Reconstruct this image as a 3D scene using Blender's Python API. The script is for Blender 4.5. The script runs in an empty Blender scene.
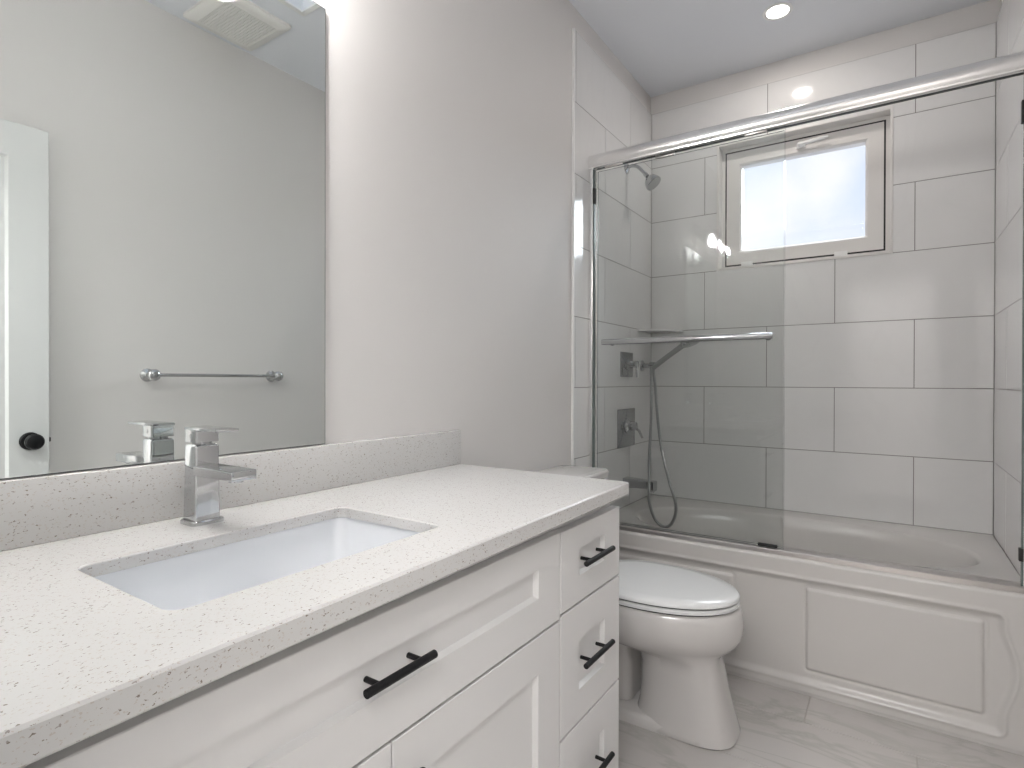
import bpy, bmesh, math, random
from mathutils import Vector, Matrix
random.seed(7)
S = bpy.context.scene
C = S.collection

# ------------------------------------------------------------------ camera
F, YAW, V0, CX, CZ, PITCH, ROLL = 565.35, 0.5914, 383.035, 1.1382, 1.137, -0.0044, 0.0023
cd = bpy.data.cameras.new('camera')
cam = bpy.data.objects.new('camera', cd); C.objects.link(cam); S.camera = cam
cd.sensor_fit = 'HORIZONTAL'; cd.sensor_width = 36.0; cd.lens = F * 36.0 / 1024
cd.shift_y = (V0 - 384.0) / 1024; cd.clip_start = 0.02
r0 = Vector((math.cos(YAW), math.sin(YAW), 0)); f0 = Vector((-math.sin(YAW), math.cos(YAW), 0)); z0 = Vector((0, 0, 1))
fw = f0 * math.cos(PITCH) + z0 * math.sin(PITCH)
up = z0 * math.cos(PITCH) - f0 * math.sin(PITCH)
rt = r0 * math.cos(ROLL) + up * math.sin(ROLL)
up2 = up * math.cos(ROLL) - r0 * math.sin(ROLL)
M = Matrix((rt, up2, -fw)).transposed().to_4x4(); M.translation = (CX, 0, CZ)
cam.matrix_world = M

# ------------------------------------------------------------------ exposure, world
S.view_settings.view_transform = 'Standard'; S.view_settings.look = 'None'
S.view_settings.gamma = 1.0; S.view_settings.use_curve_mapping = False
S.view_settings.exposure = 0.42
w = bpy.data.worlds.new('sky'); S.world = w; w.use_nodes = True
nt = w.node_tree; nt.nodes.clear()
tc = nt.nodes.new('ShaderNodeTexCoord'); mp = nt.nodes.new('ShaderNodeMapping'); mp.inputs['Scale'].default_value = (1, 1, 1.0)
nz = nt.nodes.new('ShaderNodeTexNoise'); nz.inputs['Scale'].default_value = 5.0; nz.inputs['Detail'].default_value = 5
cr = nt.nodes.new('ShaderNodeValToRGB')
cr.color_ramp.elements[0].position = 0.36; cr.color_ramp.elements[0].color = (0.66, 0.77, 1.0, 1)
cr.color_ramp.elements[1].position = 0.60; cr.color_ramp.elements[1].color = (0.93, 0.95, 1.0, 1)
bg = nt.nodes.new('ShaderNodeBackground'); bg.inputs['Strength'].default_value = 0.84
wo = nt.nodes.new('ShaderNodeOutputWorld')
nt.links.new(tc.outputs['Generated'], mp.inputs['Vector']); nt.links.new(mp.outputs['Vector'], nz.inputs['Vector'])
nt.links.new(nz.outputs['Fac'], cr.inputs['Fac']); nt.links.new(cr.outputs['Color'], bg.inputs['Color'])
nt.links.new(bg.outputs['Background'], wo.inputs['Surface'])

def area(name, loc, size, power, color=(1, 1, 1), rot=(0, 0, 0)):
    l = bpy.data.lights.new(name, 'AREA'); l.shape = 'RECTANGLE'; l.size, l.size_y = size
    l.energy = power; l.color = color
    o = bpy.data.objects.new(name, l); o.location = loc; o.rotation_euler = rot; C.objects.link(o); return o
DAY = (0.88, 0.94, 1.0)
HALL_W, WIN_W = 44, 130
area('hall_fill_light', (1.05, -0.75, 2.30), (1.1, 0.8), HALL_W, (1.0, 0.985, 0.975))  # unseen fill lamp added in the hall for soft frontal light
area('window_daylight', (0.75, 4.7, 3.1), (2.0, 1.6), WIN_W, DAY, (math.radians(-62), 0, 0))
POT_W, BULB_L = 2.1, 300.0

# ------------------------------------------------------------------ materials
def mat(name, col, rough=0.5, metal=0.0, noise=None, bump=None, emit=None, ior=1.5, coat=0.0, spec=0.5):
    m = bpy.data.materials.new(name); m.use_nodes = True; n = m.node_tree.nodes; L = m.node_tree.links
    b = n['Principled BSDF']
    b.inputs['Base Color'].default_value = (*col, 1); b.inputs['Roughness'].default_value = rough
    b.inputs['Metallic'].default_value = metal; b.inputs['IOR'].default_value = ior
    b.inputs['Coat Weight'].default_value = coat; b.inputs['Coat Roughness'].default_value = 0.06
    b.inputs['Specular IOR Level'].default_value = spec
    t = n.new('ShaderNodeTexCoord')
    if noise:
        sc, amt = noise
        z = n.new('ShaderNodeTexNoise'); z.inputs['Scale'].default_value = sc; z.inputs['Detail'].default_value = 4
        L.new(t.outputs['Object'], z.inputs['Vector'])
        x = n.new('ShaderNodeMix'); x.data_type = 'RGBA'
        x.inputs[6].default_value = tuple(c * (1 - amt) for c in col) + (1,); x.inputs[7].default_value = tuple(min(1, c * (1 + amt)) for c in col) + (1,)
        L.new(z.outputs['Fac'], x.inputs[0]); L.new(x.outputs[2], b.inputs['Base Color'])
    if bump:
        sc, st = bump
        z = n.new('ShaderNodeTexNoise'); z.inputs['Scale'].default_value = sc; z.inputs['Detail'].default_value = 3
        L.new(t.outputs['Object'], z.inputs['Vector'])
        u = n.new('ShaderNodeBump'); u.inputs['Strength'].default_value = st; u.inputs['Distance'].default_value = 0.002
        L.new(z.outputs['Fac'], u.inputs['Height']); L.new(u.outputs['Normal'], b.inputs['Normal'])
    if emit:
        b.inputs['Emission Color'].default_value = (*emit[0], 1); b.inputs['Emission Strength'].default_value = emit[1]
    return m

def marble(name, base, vein, scale, rough, vamt=0.5, distort=1.6, rot=0.7, width=0.06):
    m = mat(name, base, rough); n = m.node_tree.nodes; L = m.node_tree.links; b = n['Principled BSDF']
    t = n.new('ShaderNodeTexCoord'); mp = n.new('ShaderNodeMapping'); mp.inputs['Rotation'].default_value = (0.2, 0.3, rot)
    mp.inputs['Scale'].default_value = (1.0, 3.2, 1.0)
    L.new(t.outputs['Object'], mp.inputs['Vector'])
    z = n.new('ShaderNodeTexNoise'); z.inputs['Scale'].default_value = scale; z.inputs['Detail'].default_value = 7
    z.inputs['Distortion'].default_value = distort
    L.new(mp.outputs['Vector'], z.inputs['Vector'])
    a = n.new('ShaderNodeMath'); a.operation = 'SUBTRACT'; a.inputs[1].default_value = 0.5; L.new(z.outputs['Fac'], a.inputs[0])
    ab = n.new('ShaderNodeMath'); ab.operation = 'ABSOLUTE'; L.new(a.outputs[0], ab.inputs[0])
    mr = n.new('ShaderNodeMapRange'); mr.inputs['From Min'].default_value = 0; mr.inputs['From Max'].default_value = width
    mr.inputs['To Min'].default_value = vamt; mr.inputs['To Max'].default_value = 0
    L.new(ab.outputs[0], mr.inputs['Value'])
    z2 = n.new('ShaderNodeTexNoise'); z2.inputs['Scale'].default_value = scale * 0.8; z2.inputs['Detail'].default_value = 3
    L.new(t.outputs['Object'], z2.inputs['Vector'])
    mu = n.new('ShaderNodeMath'); mu.operation = 'MULTIPLY'; L.new(mr.outputs[0], mu.inputs[0]); L.new(z2.outputs['Fac'], mu.inputs[1])
    x = n.new('ShaderNodeMix'); x.data_type = 'RGBA'; x.inputs[6].default_value = (*base, 1); x.inputs[7].default_value = (*vein, 1)
    L.new(mu.outputs[0], x.inputs[0]); L.new(x.outputs[2], b.inputs['Base Color'])
    return m

def quartz(name):
    m = mat(name, (0.74, 0.71, 0.68), 0.16); n = m.node_tree.nodes; L = m.node_tree.links; b = n['Principled BSDF']
    t = n.new('ShaderNodeTexCoord'); prev = None
    dn = n.new('ShaderNodeTexNoise'); dn.inputs['Scale'].default_value = 350; L.new(t.outputs['Object'], dn.inputs['Vector'])
    dv = n.new('ShaderNodeVectorMath'); dv.operation = 'MULTIPLY_ADD'; dv.inputs[1].default_value = (0.006, 0.006, 0.006)
    L.new(dn.outputs['Color'], dv.inputs[0]); L.new(t.outputs['Object'], dv.inputs[2])
    base = n.new('ShaderNodeRGB'); base.outputs[0].default_value = (0.64, 0.632, 0.622, 1); prev = base.outputs[0]
    for sc, thr, pick, col, rot in ((245, 0.20, 0.58, (0.24, 0.20, 0.17), 0.5), (175, 0.17, 0.66, (0.36, 0.33, 0.31), 2.0), (360, 0.27, 0.45, (0.56, 0.51, 0.47), 1.1)):
        mp = n.new('ShaderNodeMapping'); mp.inputs['Rotation'].default_value = (rot, rot * 0.7, rot * 1.3); mp.inputs['Scale'].default_value = (1, 0.45, 1)
        L.new(dv.outputs[0], mp.inputs['Vector'])
        v = n.new('ShaderNodeTexVoronoi'); v.inputs['Scale'].default_value = sc; L.new(mp.outputs['Vector'], v.inputs['Vector'])
        lt = n.new('ShaderNodeMath'); lt.operation = 'LESS_THAN'; lt.inputs[1].default_value = thr; L.new(v.outputs['Distance'], lt.inputs[0])
        sp = n.new('ShaderNodeSeparateColor'); L.new(v.outputs['Color'], sp.inputs[0])
        gt = n.new('ShaderNodeMath'); gt.operation = 'GREATER_THAN'; gt.inputs[1].default_value = pick; L.new(sp.outputs[0], gt.inputs[0])
        mu = n.new('ShaderNodeMath'); mu.operation = 'MULTIPLY'; L.new(lt.outputs[0], mu.inputs[0]); L.new(gt.outputs[0], mu.inputs[1])
        x = n.new('ShaderNodeMix'); x.data_type = 'RGBA'; L.new(mu.outputs[0], x.inputs[0]); L.new(prev, x.inputs[6]); x.inputs[7].default_value = (*col, 1)
        prev = x.outputs[2]
    L.new(prev, b.inputs['Base Color']); return m

def glassm(name, tint, gloss=1.0):
    m = bpy.data.materials.new(name); m.use_nodes = True; n = m.node_tree.nodes; L = m.node_tree.links; n.clear()
    o = n.new('ShaderNodeOutputMaterial'); x = n.new('ShaderNodeMixShader'); ge = n.new('ShaderNodeNewGeometry')
    dt = n.new('ShaderNodeVectorMath'); dt.operation = 'DOT_PRODUCT'; L.new(ge.outputs['Normal'], dt.inputs[0]); L.new(ge.outputs['Incoming'], dt.inputs[1])
    ab = n.new('ShaderNodeMath'); ab.operation = 'ABSOLUTE'; L.new(dt.outputs['Value'], ab.inputs[0])
    om = n.new('ShaderNodeMath'); om.operation = 'SUBTRACT'; om.inputs[0].default_value = 1.0; L.new(ab.outputs[0], om.inputs[1])
    pw = n.new('ShaderNodeMath'); pw.operation = 'POWER'; pw.inputs[1].default_value = 5.0; L.new(om.outputs[0], pw.inputs[0])
    f = n.new('ShaderNodeMath'); f.operation = 'MULTIPLY_ADD'; f.inputs[1].default_value = 0.96; f.inputs[2].default_value = 0.018; L.new(pw.outputs[0], f.inputs[0])
    tr = n.new('ShaderNodeBsdfTransparent'); tr.inputs['Color'].default_value = (*tint, 1)
    g = n.new('ShaderNodeBsdfGlossy'); g.inputs['Roughness'].default_value = 0.0; g.inputs['Color'].default_value = (gloss, gloss, gloss, 1)
    L.new(f.outputs[0], x.inputs[0]); L.new(tr.outputs[0], x.inputs[1]); L.new(g.outputs[0], x.inputs[2]); L.new(x.outputs[0], o.inputs[0])
    return m

PAINT = mat('wall_paint', (0.71, 0.69, 0.675), 0.55, bump=(260, 0.12))
CEILP = mat('ceiling_paint', (0.80, 0.82, 0.86), 0.8, bump=(300, 0.15))
TILE = marble('wall_tile', (0.77, 0.765, 0.76), (0.69, 0.685, 0.68), 2.2, 0.09, vamt=0.22, width=0.05)
GROUT = mat('grout', (0.27, 0.26, 0.25), 0.9)
FLOORT = marble('floor_marble', (0.565, 0.54, 0.52), (0.38, 0.38, 0.345), 3.2, 0.22, vamt=0.85, distort=0.7, rot=0.9, width=0.06)
FGROUT = mat('floor_grout', (0.45, 0.42, 0.39), 0.9)
QUARTZ = quartz('speckled_quartz')
CABW = mat('cabinet_white', (0.74, 0.73, 0.725), 0.34, noise=(3, 0.01))
CABIN = mat('cabinet_inside', (0.35, 0.33, 0.31), 0.7)
BLACK = mat('black_metal', (0.008, 0.008, 0.009), 0.5, spec=0.3)
CHROME = mat('chrome', (0.60, 0.61, 0.62), 0.06, 1.0)
HOSEM = mat('hose_metal', (0.36, 0.37, 0.37), 0.28, 1.0)
SATIN = mat('brushed_aluminium', (0.88, 0.875, 0.87), 0.24, 1.0, bump=(40, 0.02))
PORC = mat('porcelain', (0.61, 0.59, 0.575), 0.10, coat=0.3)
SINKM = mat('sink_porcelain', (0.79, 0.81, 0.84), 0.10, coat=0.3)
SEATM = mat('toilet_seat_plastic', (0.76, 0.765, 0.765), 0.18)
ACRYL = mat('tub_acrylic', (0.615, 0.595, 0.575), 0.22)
VINYL = mat('window_vinyl', (0.76, 0.74, 0.72), 0.35)
TRIMW = mat('white_trim', (0.86, 0.86, 0.85), 0.3)
DOORW = mat('door_paint', (0.66, 0.67, 0.665), 0.4)
RUBBER = mat('black_rubber', (0.01, 0.01, 0.01), 0.6)
FANP = mat('fan_plastic', (0.82, 0.81, 0.78), 0.45)
DARK = mat('dark_void', (0.03, 0.03, 0.03), 0.8)
MIRR = mat('mirror_silver', (0.83, 0.87, 0.86), 0.0, 1.0)
MEDGE = mat('mirror_edge', (0.16, 0.17, 0.17), 0.3, 0.6)
GLASS = glassm('shower_glass', (0.992, 1.0, 0.998))
GEDGE = mat('shower_glass_edge', (0.13, 0.16, 0.155), 0.15)
PANE = glassm('window_glass', (0.98, 0.98, 0.98))
SHADEG = glassm('clear_shade_glass', (0.97, 0.97, 0.97))
def milky(name):
    m = bpy.data.materials.new(name); m.use_nodes = True; n = m.node_tree.nodes; L = m.node_tree.links; n.clear()
    o = n.new('ShaderNodeOutputMaterial'); x = n.new('ShaderNodeMixShader'); x.inputs[0].default_value = 0.35
    tr = n.new('ShaderNodeBsdfTransparent'); tl = n.new('ShaderNodeBsdfTranslucent'); df = n.new('ShaderNodeBsdfDiffuse'); y = n.new('ShaderNodeMixShader')
    L.new(tl.outputs[0], y.inputs[1]); L.new(df.outputs[0], y.inputs[2]); L.new(tr.outputs[0], x.inputs[1]); L.new(y.outputs[0], x.inputs[2]); L.new(x.outputs[0], o.inputs[0])
    return m
FROST = milky('milky_shade_glass')
BULB = mat('bulb_glow', (1, 1, 1), 0.4, emit=((1.0, 0.975, 0.95), BULB_L))
POTL = mat('downlight_glow', (1, 1, 1), 0.4, emit=((1.0, 0.93, 0.86), 7.0))
DARKM = mat('track_shade_dark', (0.10, 0.11, 0.11), 0.4, 0.8)
TRACK = mat('dull_track', (0.60, 0.57, 0.555), 0.30, 1.0)
FITM = mat('chrome_fitting', (0.50, 0.51, 0.52), 0.09, 1.0)
BLUEG = mat('smoked_chrome', (0.42, 0.43, 0.44), 0.18, 1.0)

# ------------------------------------------------------------------ geometry helpers
def bm_(): return bmesh.new()
def merge(bm, t, mi=0):
    me = bpy.data.meshes.new('t')
    for f in t.faces: f.material_index = mi
    t.to_mesh(me); t.free(); bm.from_mesh(me); bpy.data.meshes.remove(me)
def box(bm, x0, x1, y0, y1, z0, z1, bev=0.0, seg=2, mi=0, rot=None):
    t = bmesh.new(); bmesh.ops.create_cube(t, size=1.0)
    for v in t.verts: v.co = Vector(((x0 + x1) / 2 + v.co.x * (x1 - x0), (y0 + y1) / 2 + v.co.y * (y1 - y0), (z0 + z1) / 2 + v.co.z * (z1 - z0)))
    if bev > 0: bmesh.ops.bevel(t, geom=t.edges[:], offset=bev, segments=seg, affect='EDGES', profile=0.5)
    if rot is not None:
        c = Vector(((x0 + x1) / 2, (y0 + y1) / 2, (z0 + z1) / 2)); bmesh.ops.rotate(t, verts=t.verts[:], cent=c, matrix=rot)
    merge(bm, t, mi)
def loft(bm, rings, cap0=True, cap1=True, mi=0, closed=True):
    vs = [[bm.verts.new(p) for p in r] for r in rings]; n = len(rings[0])
    for a, b in zip(vs, vs[1:]):
        for i in range(n if closed else n - 1):
            j = (i + 1) % n
            try:
                f = bm.faces.new((a[i], a[j], b[j], b[i])); f.material_index = mi
            except ValueError: pass
    if cap0: bm.faces.new(list(reversed(vs[0]))).material_index = mi
    if cap1: bm.faces.new(vs[-1]).material_index = mi
def frame_of(d):
    d = d.normalized(); a = Vector((0, 0, 1)) if abs(d.z) < 0.9 else Vector((1, 0, 0))
    u = d.cross(a).normalized(); return u, d.cross(u).normalized()
def tube(bm, pts, r, seg=16, cap=True, mi=0):
    pts = [Vector(p) for p in pts]; rs = r if isinstance(r, (list, tuple)) else [r] * len(pts)
    t = (pts[1] - pts[0]).normalized(); u, v = frame_of(t); rings = []
    for i, p in enumerate(pts):
        d = (pts[min(i + 1, len(pts) - 1)] - pts[max(i - 1, 0)])
        if d.length < 1e-9: d = t
        d.normalize(); u = (u - d * u.dot(d)).normalized(); v = d.cross(u)
        rings.append([p + (u * math.cos(a) + v * math.sin(a)) * rs[i] for a in (2 * math.pi * k / seg for k in range(seg))])
    loft(bm, rings, cap, cap, mi)
def lathe(bm, c, axis, prof, seg=32, mi=0, cap0=True, cap1=True):
    c = Vector(c); d = Vector(axis).normalized(); u, v = frame_of(d)
    loft(bm, [[c + d * h + (u * math.cos(a) + v * math.sin(a)) * r for a in (2 * math.pi * k / seg for k in range(seg))] for h, r in prof], cap0, cap1, mi)
def spline(pts, n=10):
    P = [Vector(p) for p in pts]; P = [2 * P[0] - P[1]] + P + [2 * P[-1] - P[-2]]; out = []
    for i in range(1, len(P) - 2):
        for k in range(n):
            t = k / n; a, b, c, d = P[i - 1:i + 3]
            out.append(0.5 * ((2 * b) + (c - a) * t + (2 * a - 5 * b + 4 * c - d) * t * t + (3 * b - a - 3 * c + d) * t ** 3))
    out.append(P[-2]); return out
def rrect(x0, x1, y0, y1, r, z, seg=6):
    o = []
    for cx, cy, a0 in ((x1 - r, y1 - r, 0), (x0 + r, y1 - r, 90), (x0 + r, y0 + r, 180), (x1 - r, y0 + r, 270)):
        for k in range(seg + 1):
            a = math.radians(a0 + 90 * k / seg); o.append((cx + r * math.cos(a), cy + r * math.sin(a), z))
    return o
def place(o, label, cat, group=None):
    o['label'] = label; o['category'] = cat
    if group: o['group'] = group
BASE = {}
def thing(name, label, cat, loc=(0, 0, 0), group=None):
    o = bpy.data.objects.new(name, None); o.empty_display_size = 0.05; C.objects.link(o); o.location = loc
    place(o, label, cat, group); BASE[o] = Vector(loc); return o
def obj(name, bm, m, parent=None, smooth=True, label=None, angle=35, kind=None, origin=None):
    bmesh.ops.recalc_face_normals(bm, faces=bm.faces[:])
    off = BASE.get(parent, Vector((0, 0, 0))) if parent is not None else Vector(origin or (0, 0, 0))
    bmesh.ops.translate(bm, verts=bm.verts[:], vec=-off)
    me = bpy.data.meshes.new(name); bm.to_mesh(me); bm.free()
    for x in (m if isinstance(m, (list, tuple)) else [m]): me.materials.append(x)
    if smooth:
        me.shade_smooth(); me.set_sharp_from_angle(angle=math.radians(angle))
    o = bpy.data.objects.new(name, me); C.objects.link(o)
    if parent is not None: o.parent = parent; BASE[o] = off
    else: o.location = off; BASE[o] = off
    if label: o['label'] = label
    if kind: o['kind'] = kind
    return o
def struct(name, bm, m, **k): return obj(name, bm, m, kind='structure', **k)
def copy_tree(o, loc, label, depth=0):
    c = o.copy(); C.objects.link(c); c.location = loc; c['label'] = label
    for ch in list(o.children):
        d = ch.copy(); C.objects.link(d); d.parent = c
        for g in list(ch.children):
            e = g.copy(); C.objects.link(e); e.parent = d
    return c

# ------------------------------------------------------------------ dimensions
W, D, RX, H = 1.497, 3.114, 1.515, 2.755      # tile to tile width, tiled back wall, painted right wall, ceiling
YF = 0.07                                     # face of the wall with the doorway
TP, TL, ZT = 0.3085, 0.613, 0.490             # tile pitch, tile length, tub deck
YA = 2.285                                    # tub apron
YE = 2.175                                    # front edge of the wall tile

# ------------------------------------------------------------------ room shell
def rects_minus(r, h):
    x0, x1, z0, z1 = r; a0, a1, b0, b1 = h
    if a0 >= x1 or a1 <= x0 or b0 >= z1 or b1 <= z0: return [r]
    o = []
    if x0 < a0: o.append((x0, a0, z0, z1))
    if a1 < x1: o.append((a1, x1, z0, z1))
    m0, m1 = max(x0, a0), min(x1, a1)
    if z0 < b0: o.append((m0, m1, z0, b0))
    if b1 < z1: o.append((m0, m1, b1, z1))
    return o
def holed(bm, r, h, put):
    for q in rects_minus(r, h): put(*q)

b = bm_(); box(b, -0.13, -0.010, -0.05, D + 0.25, 0, 3.2); wl = struct('wall_left', b, PAINT, smooth=False)
b = bm_(); box(b, RX, RX + 0.12, -0.05, D + 0.25, 0, 3.2); wr = struct('wall_right', b, PAINT, smooth=False)
WIN = (0.360, 1.140, 1.722, 2.392)
b = bm_(); holed(b, (-0.010, RX, 0, 3.2), WIN, lambda x0, x1, z0, z1: box(b, x0, x1, D + 0.012, D + 0.17, z0, z1)); wb = struct('wall_back', b, PAINT, smooth=False)
DX0, DX1, DZ = 0.80, 1.46, 2.06
b = bm_(); holed(b, (-0.010, RX, 0, 3.2), (DX0, DX1, -1, DZ), lambda x0, x1, z0, z1: box(b, x0, x1, YF - 0.12, YF, z0, z1)); wf = struct('wall_front', b, PAINT, smooth=False)
SK = (0.42, 1.015, 1.02, 1.55)
b = bm_(); holed(b, (-0.010, RX, YF, D + 0.012), SK, lambda x0, x1, y0, y1: box(b, x0, x1, y0, y1, H, H + 0.06)); struct('ceiling', b, CEILP, smooth=False)
# hall behind the camera
HX0, HX1, HY = 0.1, 2.1, -1.45
b = bm_(); box(b, HX0 - 0.1, HX0, HY, YF - 0.12, 0, 2.5); struct('wall_hall_left', b, PAINT, smooth=False)
b = bm_(); box(b, HX1, HX1 + 0.1, HY, YF - 0.12, 0, 2.5); struct('wall_hall_right', b, PAINT, smooth=False)
b = bm_(); box(b, HX0 - 0.1, HX1 + 0.1, HY - 0.1, HY, 0, 2.5); struct('wall_hall_end', b, PAINT, smooth=False)
b = bm_(); box(b, HX0 - 0.1, HX1 + 0.1, HY, YF - 0.12, 2.5, 2.56); struct('ceiling_hall', b, CEILP, smooth=False)
b = bm_(); box(b, RX + 0.12, HX1 + 0.1, YF - 0.12, YF, 0, 2.5); struct('wall_hall_return', b, PAINT, smooth=False)

# floor: grout bed with running bond tiles
b = bm_(); box(b, HX0 - 0.1, HX1 + 0.1, HY, YF, -0.05, -0.002, mi=1); box(b, -0.01, RX, YF, D, -0.05, -0.002, mi=1)
PF = 0.3085
k = 0
for i in range(-13, 5):
    y0 = 2.106 + i * PF; y1 = y0 + PF - 0.003
    if y1 < HY: continue
    x = 0.900 - 4 * TL + (0.3065 if i % 2 else 0.0) - 0.0
    while x < HX1 + 0.1:
        a0, a1 = x + 0.0015, x + TL - 0.0015
        lo, hi = (-0.01, RX) if y0 > YF - 0.2 else (HX0 - 0.1, HX1 + 0.1)
        a0, a1 = max(a0, lo), min(a1, hi)
        if a1 - a0 > 0.01:
            yy1 = min(y1, D)
            box(b, a0, a1, max(y0, HY), yy1, -0.004, 0.0, bev=0.0008, seg=1, mi=0)
        x += TL
struct('floor', b, [FLOORT, FGROUT], smooth=False)

# wall tiles (children of the walls)
def tiles(bm, s0, s1, joint, z0, rows, hole=None, put=None, g=0.0035, last=None):
    for r in range(rows):
        a, c = z0 + r * TP + g / 2, z0 + (r + 1) * TP - g / 2
        x = joint(r)
        while x > s0: x -= TL
        while x < s1:
            p0, p1 = max(x + g / 2, s0 + (0.002 if s0 < 1 else 0)), min(x + TL - g / 2, s1 - 0.002)
            if p1 - p0 > 0.008:
                q = (p0, p1, a, c)
                for t in (rects_minus(q, hole) if hole else [q]): put(*t)
            x += TL
b = bm_()
holed(b, (0, W, ZT - 0.03, ZT + 7 * TP), WIN, lambda x0, x1, z0, z1: box(b, x0, x1, D + 0.001, D + 0.012, z0, z1, mi=1))
tiles(b, 0, W, lambda r: 1.2214 if r % 2 == 0 else 0.9099, ZT, 7, WIN, lambda x0, x1, z0, z1: box(b, x0, x1, D - 0.0005, D + 0.002, z0, z1, mi=0))
o = obj('wall_tiles', b, [TILE, GROUT], wb, smooth=False, label='large glossy off-white wall tiles in running bond with thin grey grout')
b = bm_()
box(b, -0.010, -0.001, YE, D, 0, ZT + 7 * TP, mi=1)
tiles(b, YE, D, lambda r: D - (0.311 if r % 2 == 0 else 0.6263), ZT, 7, None, lambda y0, y1, z0, z1: box(b, -0.003, 0.0, y0, y1, z0, z1, mi=0))
box(b, -0.003, 0.0, YE, YA - 0.002, 0.182, ZT - 0.002, mi=0); box(b, -0.003, 0.0, YE, YA - 0.002, 0, 0.179, mi=0)
o = obj('wall_tiles', b, [TILE, GROUT], wl, smooth=False, label='large glossy off-white wall tiles with thin grey grout')
b = bm_()
box(b, W + 0.001, RX, YE, D, 0, ZT + 7 * TP, mi=1)
tiles(b, YE, D, lambda r: D - (0.311 if r % 2 == 0 else 0.6263), ZT, 7, None, lambda y0, y1, z0, z1: box(b, W, W + 0.003, y0, y1, z0, z1, mi=0))
box(b, W, W + 0.003, YE, YA - 0.002, 0.182, ZT - 0.002, mi=0); box(b, W, W + 0.003, YE, YA - 0.002, 0, 0.179, mi=0)
o = obj('wall_tiles', b, [TILE, GROUT], wr, smooth=False, label='large glossy off-white wall tiles with thin grey grout')
b = bm_(); box(b, -0.010, 0.0015, YE - 0.010, YE, 0, ZT + 7 * TP + 0.003, bev=0.0015); struct('trim_1', b, TRIMW)
b = bm_(); box(b, W - 0.0015, RX, YE - 0.010, YE, 0, ZT + 7 * TP + 0.003, bev=0.0015); struct('trim_2', b, TRIMW)

# window in the tiled wall
b = bm_()
x0, x1, z0, z1 = WIN; DF = 0.075
for q in ((x0, x0 + 0.012, z0, z1), (x1 - 0.012, x1, z0, z1), (x0 + 0.012, x1 - 0.012, z0, z0 + 0.012), (x0 + 0.012, x1 - 0.012, z1 - 0.012, z1)):
    box(b, q[0], q[1], D - 0.004, D + DF, q[2], q[3], bev=0.0012)
win = struct('window_1', b, VINYL)
BASE[win] = Vector((0, 0, 0))
def frame4(bm, x0, x1, z0, z1, wd, y0, y1, slope=0.0):
    def L(x0, x1, z0, z1, y): return [(x0, y, z0), (x1, y, z0), (x1, y, z1), (x0, y, z1)]
    loft(bm, [L(x0, x1, z0, z1, y1), L(x0, x1, z0, z1, y0), L(x0 + wd - slope, x1 - wd + slope, z0 + wd - slope, z1 - wd + slope, y0), L(x0 + wd, x1 - wd, z0 + wd, z1 - wd, y0 + slope * 1.2), L(x0 + wd, x1 - wd, z0 + wd, z1 - wd, y1)], False, False)
b = bm_(); frame4(b, x0 + 0.012, x1 - 0.012, z0 + 0.012, z1 - 0.012, 0.020, D + DF - 0.012, D + 0.15)
fr = obj('window_frame', b, VINYL, win)
b = bm_(); frame4(b, 0.3965, 1.1035, 1.7585, 2.3555, 0.074, D + DF - 0.014, D + DF + 0.045, 0.010)
sa = obj('window_sash', b, VINYL, win)
b = bm_(); box(b, 0.468, 1.032, D + 0.108, D + 0.112, 1.830, 2.286); obj('pane', b, PANE, sa, smooth=False)
b = bm_()
yh = D + DF - 0.014
box(b, 0.735, 0.775, yh - 0.012, yh, 2.306, 2.340, bev=0.005); lathe(b, (0.755, yh - 0.010, 2.323), (0, -1, 0), [(0, 0.013), (0.022, 0.011), (0.026, 0.008)])
tube(b, [(0.752, yh - 0.030, 2.321), (0.79, yh - 0.034, 2.322), (0.85, yh - 0.034, 2.328), (0.875, yh - 0.030, 2.330)], [0.008, 0.009, 0.008, 0.006], 12)
obj('window_handle', b, TRIMW, win, label='white lever handle on the top rail')
b = bm_(); frame4(b, 0.389, 1.111, 1.751, 2.363, 0.010, D + DF - 0.0125, D + DF - 0.004); obj('gasket', b, DARK, win, smooth=False)
for hx in (0.50, 0.93):
    b = bm_(); box(b, hx - 0.028, hx + 0.028, D + DF - 0.020, D + DF - 0.010, 1.738, 1.768, bev=0.003); obj('hinge', b, TRIMW, win)

# roof light above the ceiling
b = bm_()
x0, x1, y0, y1 = SK
for q in ((x0 - 0.02, x0, y0 - 0.02, y1 + 0.02), (x1, x1 + 0.02, y0 - 0.02, y1 + 0.02), (x0, x1, y0 - 0.02, y0), (x0, x1, y1, y1 + 0.02)):
    box(b, q[0], q[1], q[2], q[3], H + 0.0605, H + 0.30)
sk = struct('window_2', b, TRIMW, smooth=False)
b = bm_()
for q in ((x0 - 0.02, x0 + 0.004, y0 - 0.02, y1 + 0.02), (x1 - 0.004, x1 + 0.02, y0 - 0.02, y1 + 0.02), (x0, x1, y0 - 0.02, y0 + 0.004), (x0, x1, y1 - 0.004, y1 + 0.02)):
    box(b, q[0], q[1], q[2], q[3], H - 0.008, H + 0.001, bev=0.002)
obj('window_trim', b, TRIMW, sk)
b = bm_(); box(b, x0, x1, y0, y1, H + 0.285, H + 0.29); obj('pane', b, PANE, sk, smooth=False)

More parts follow.
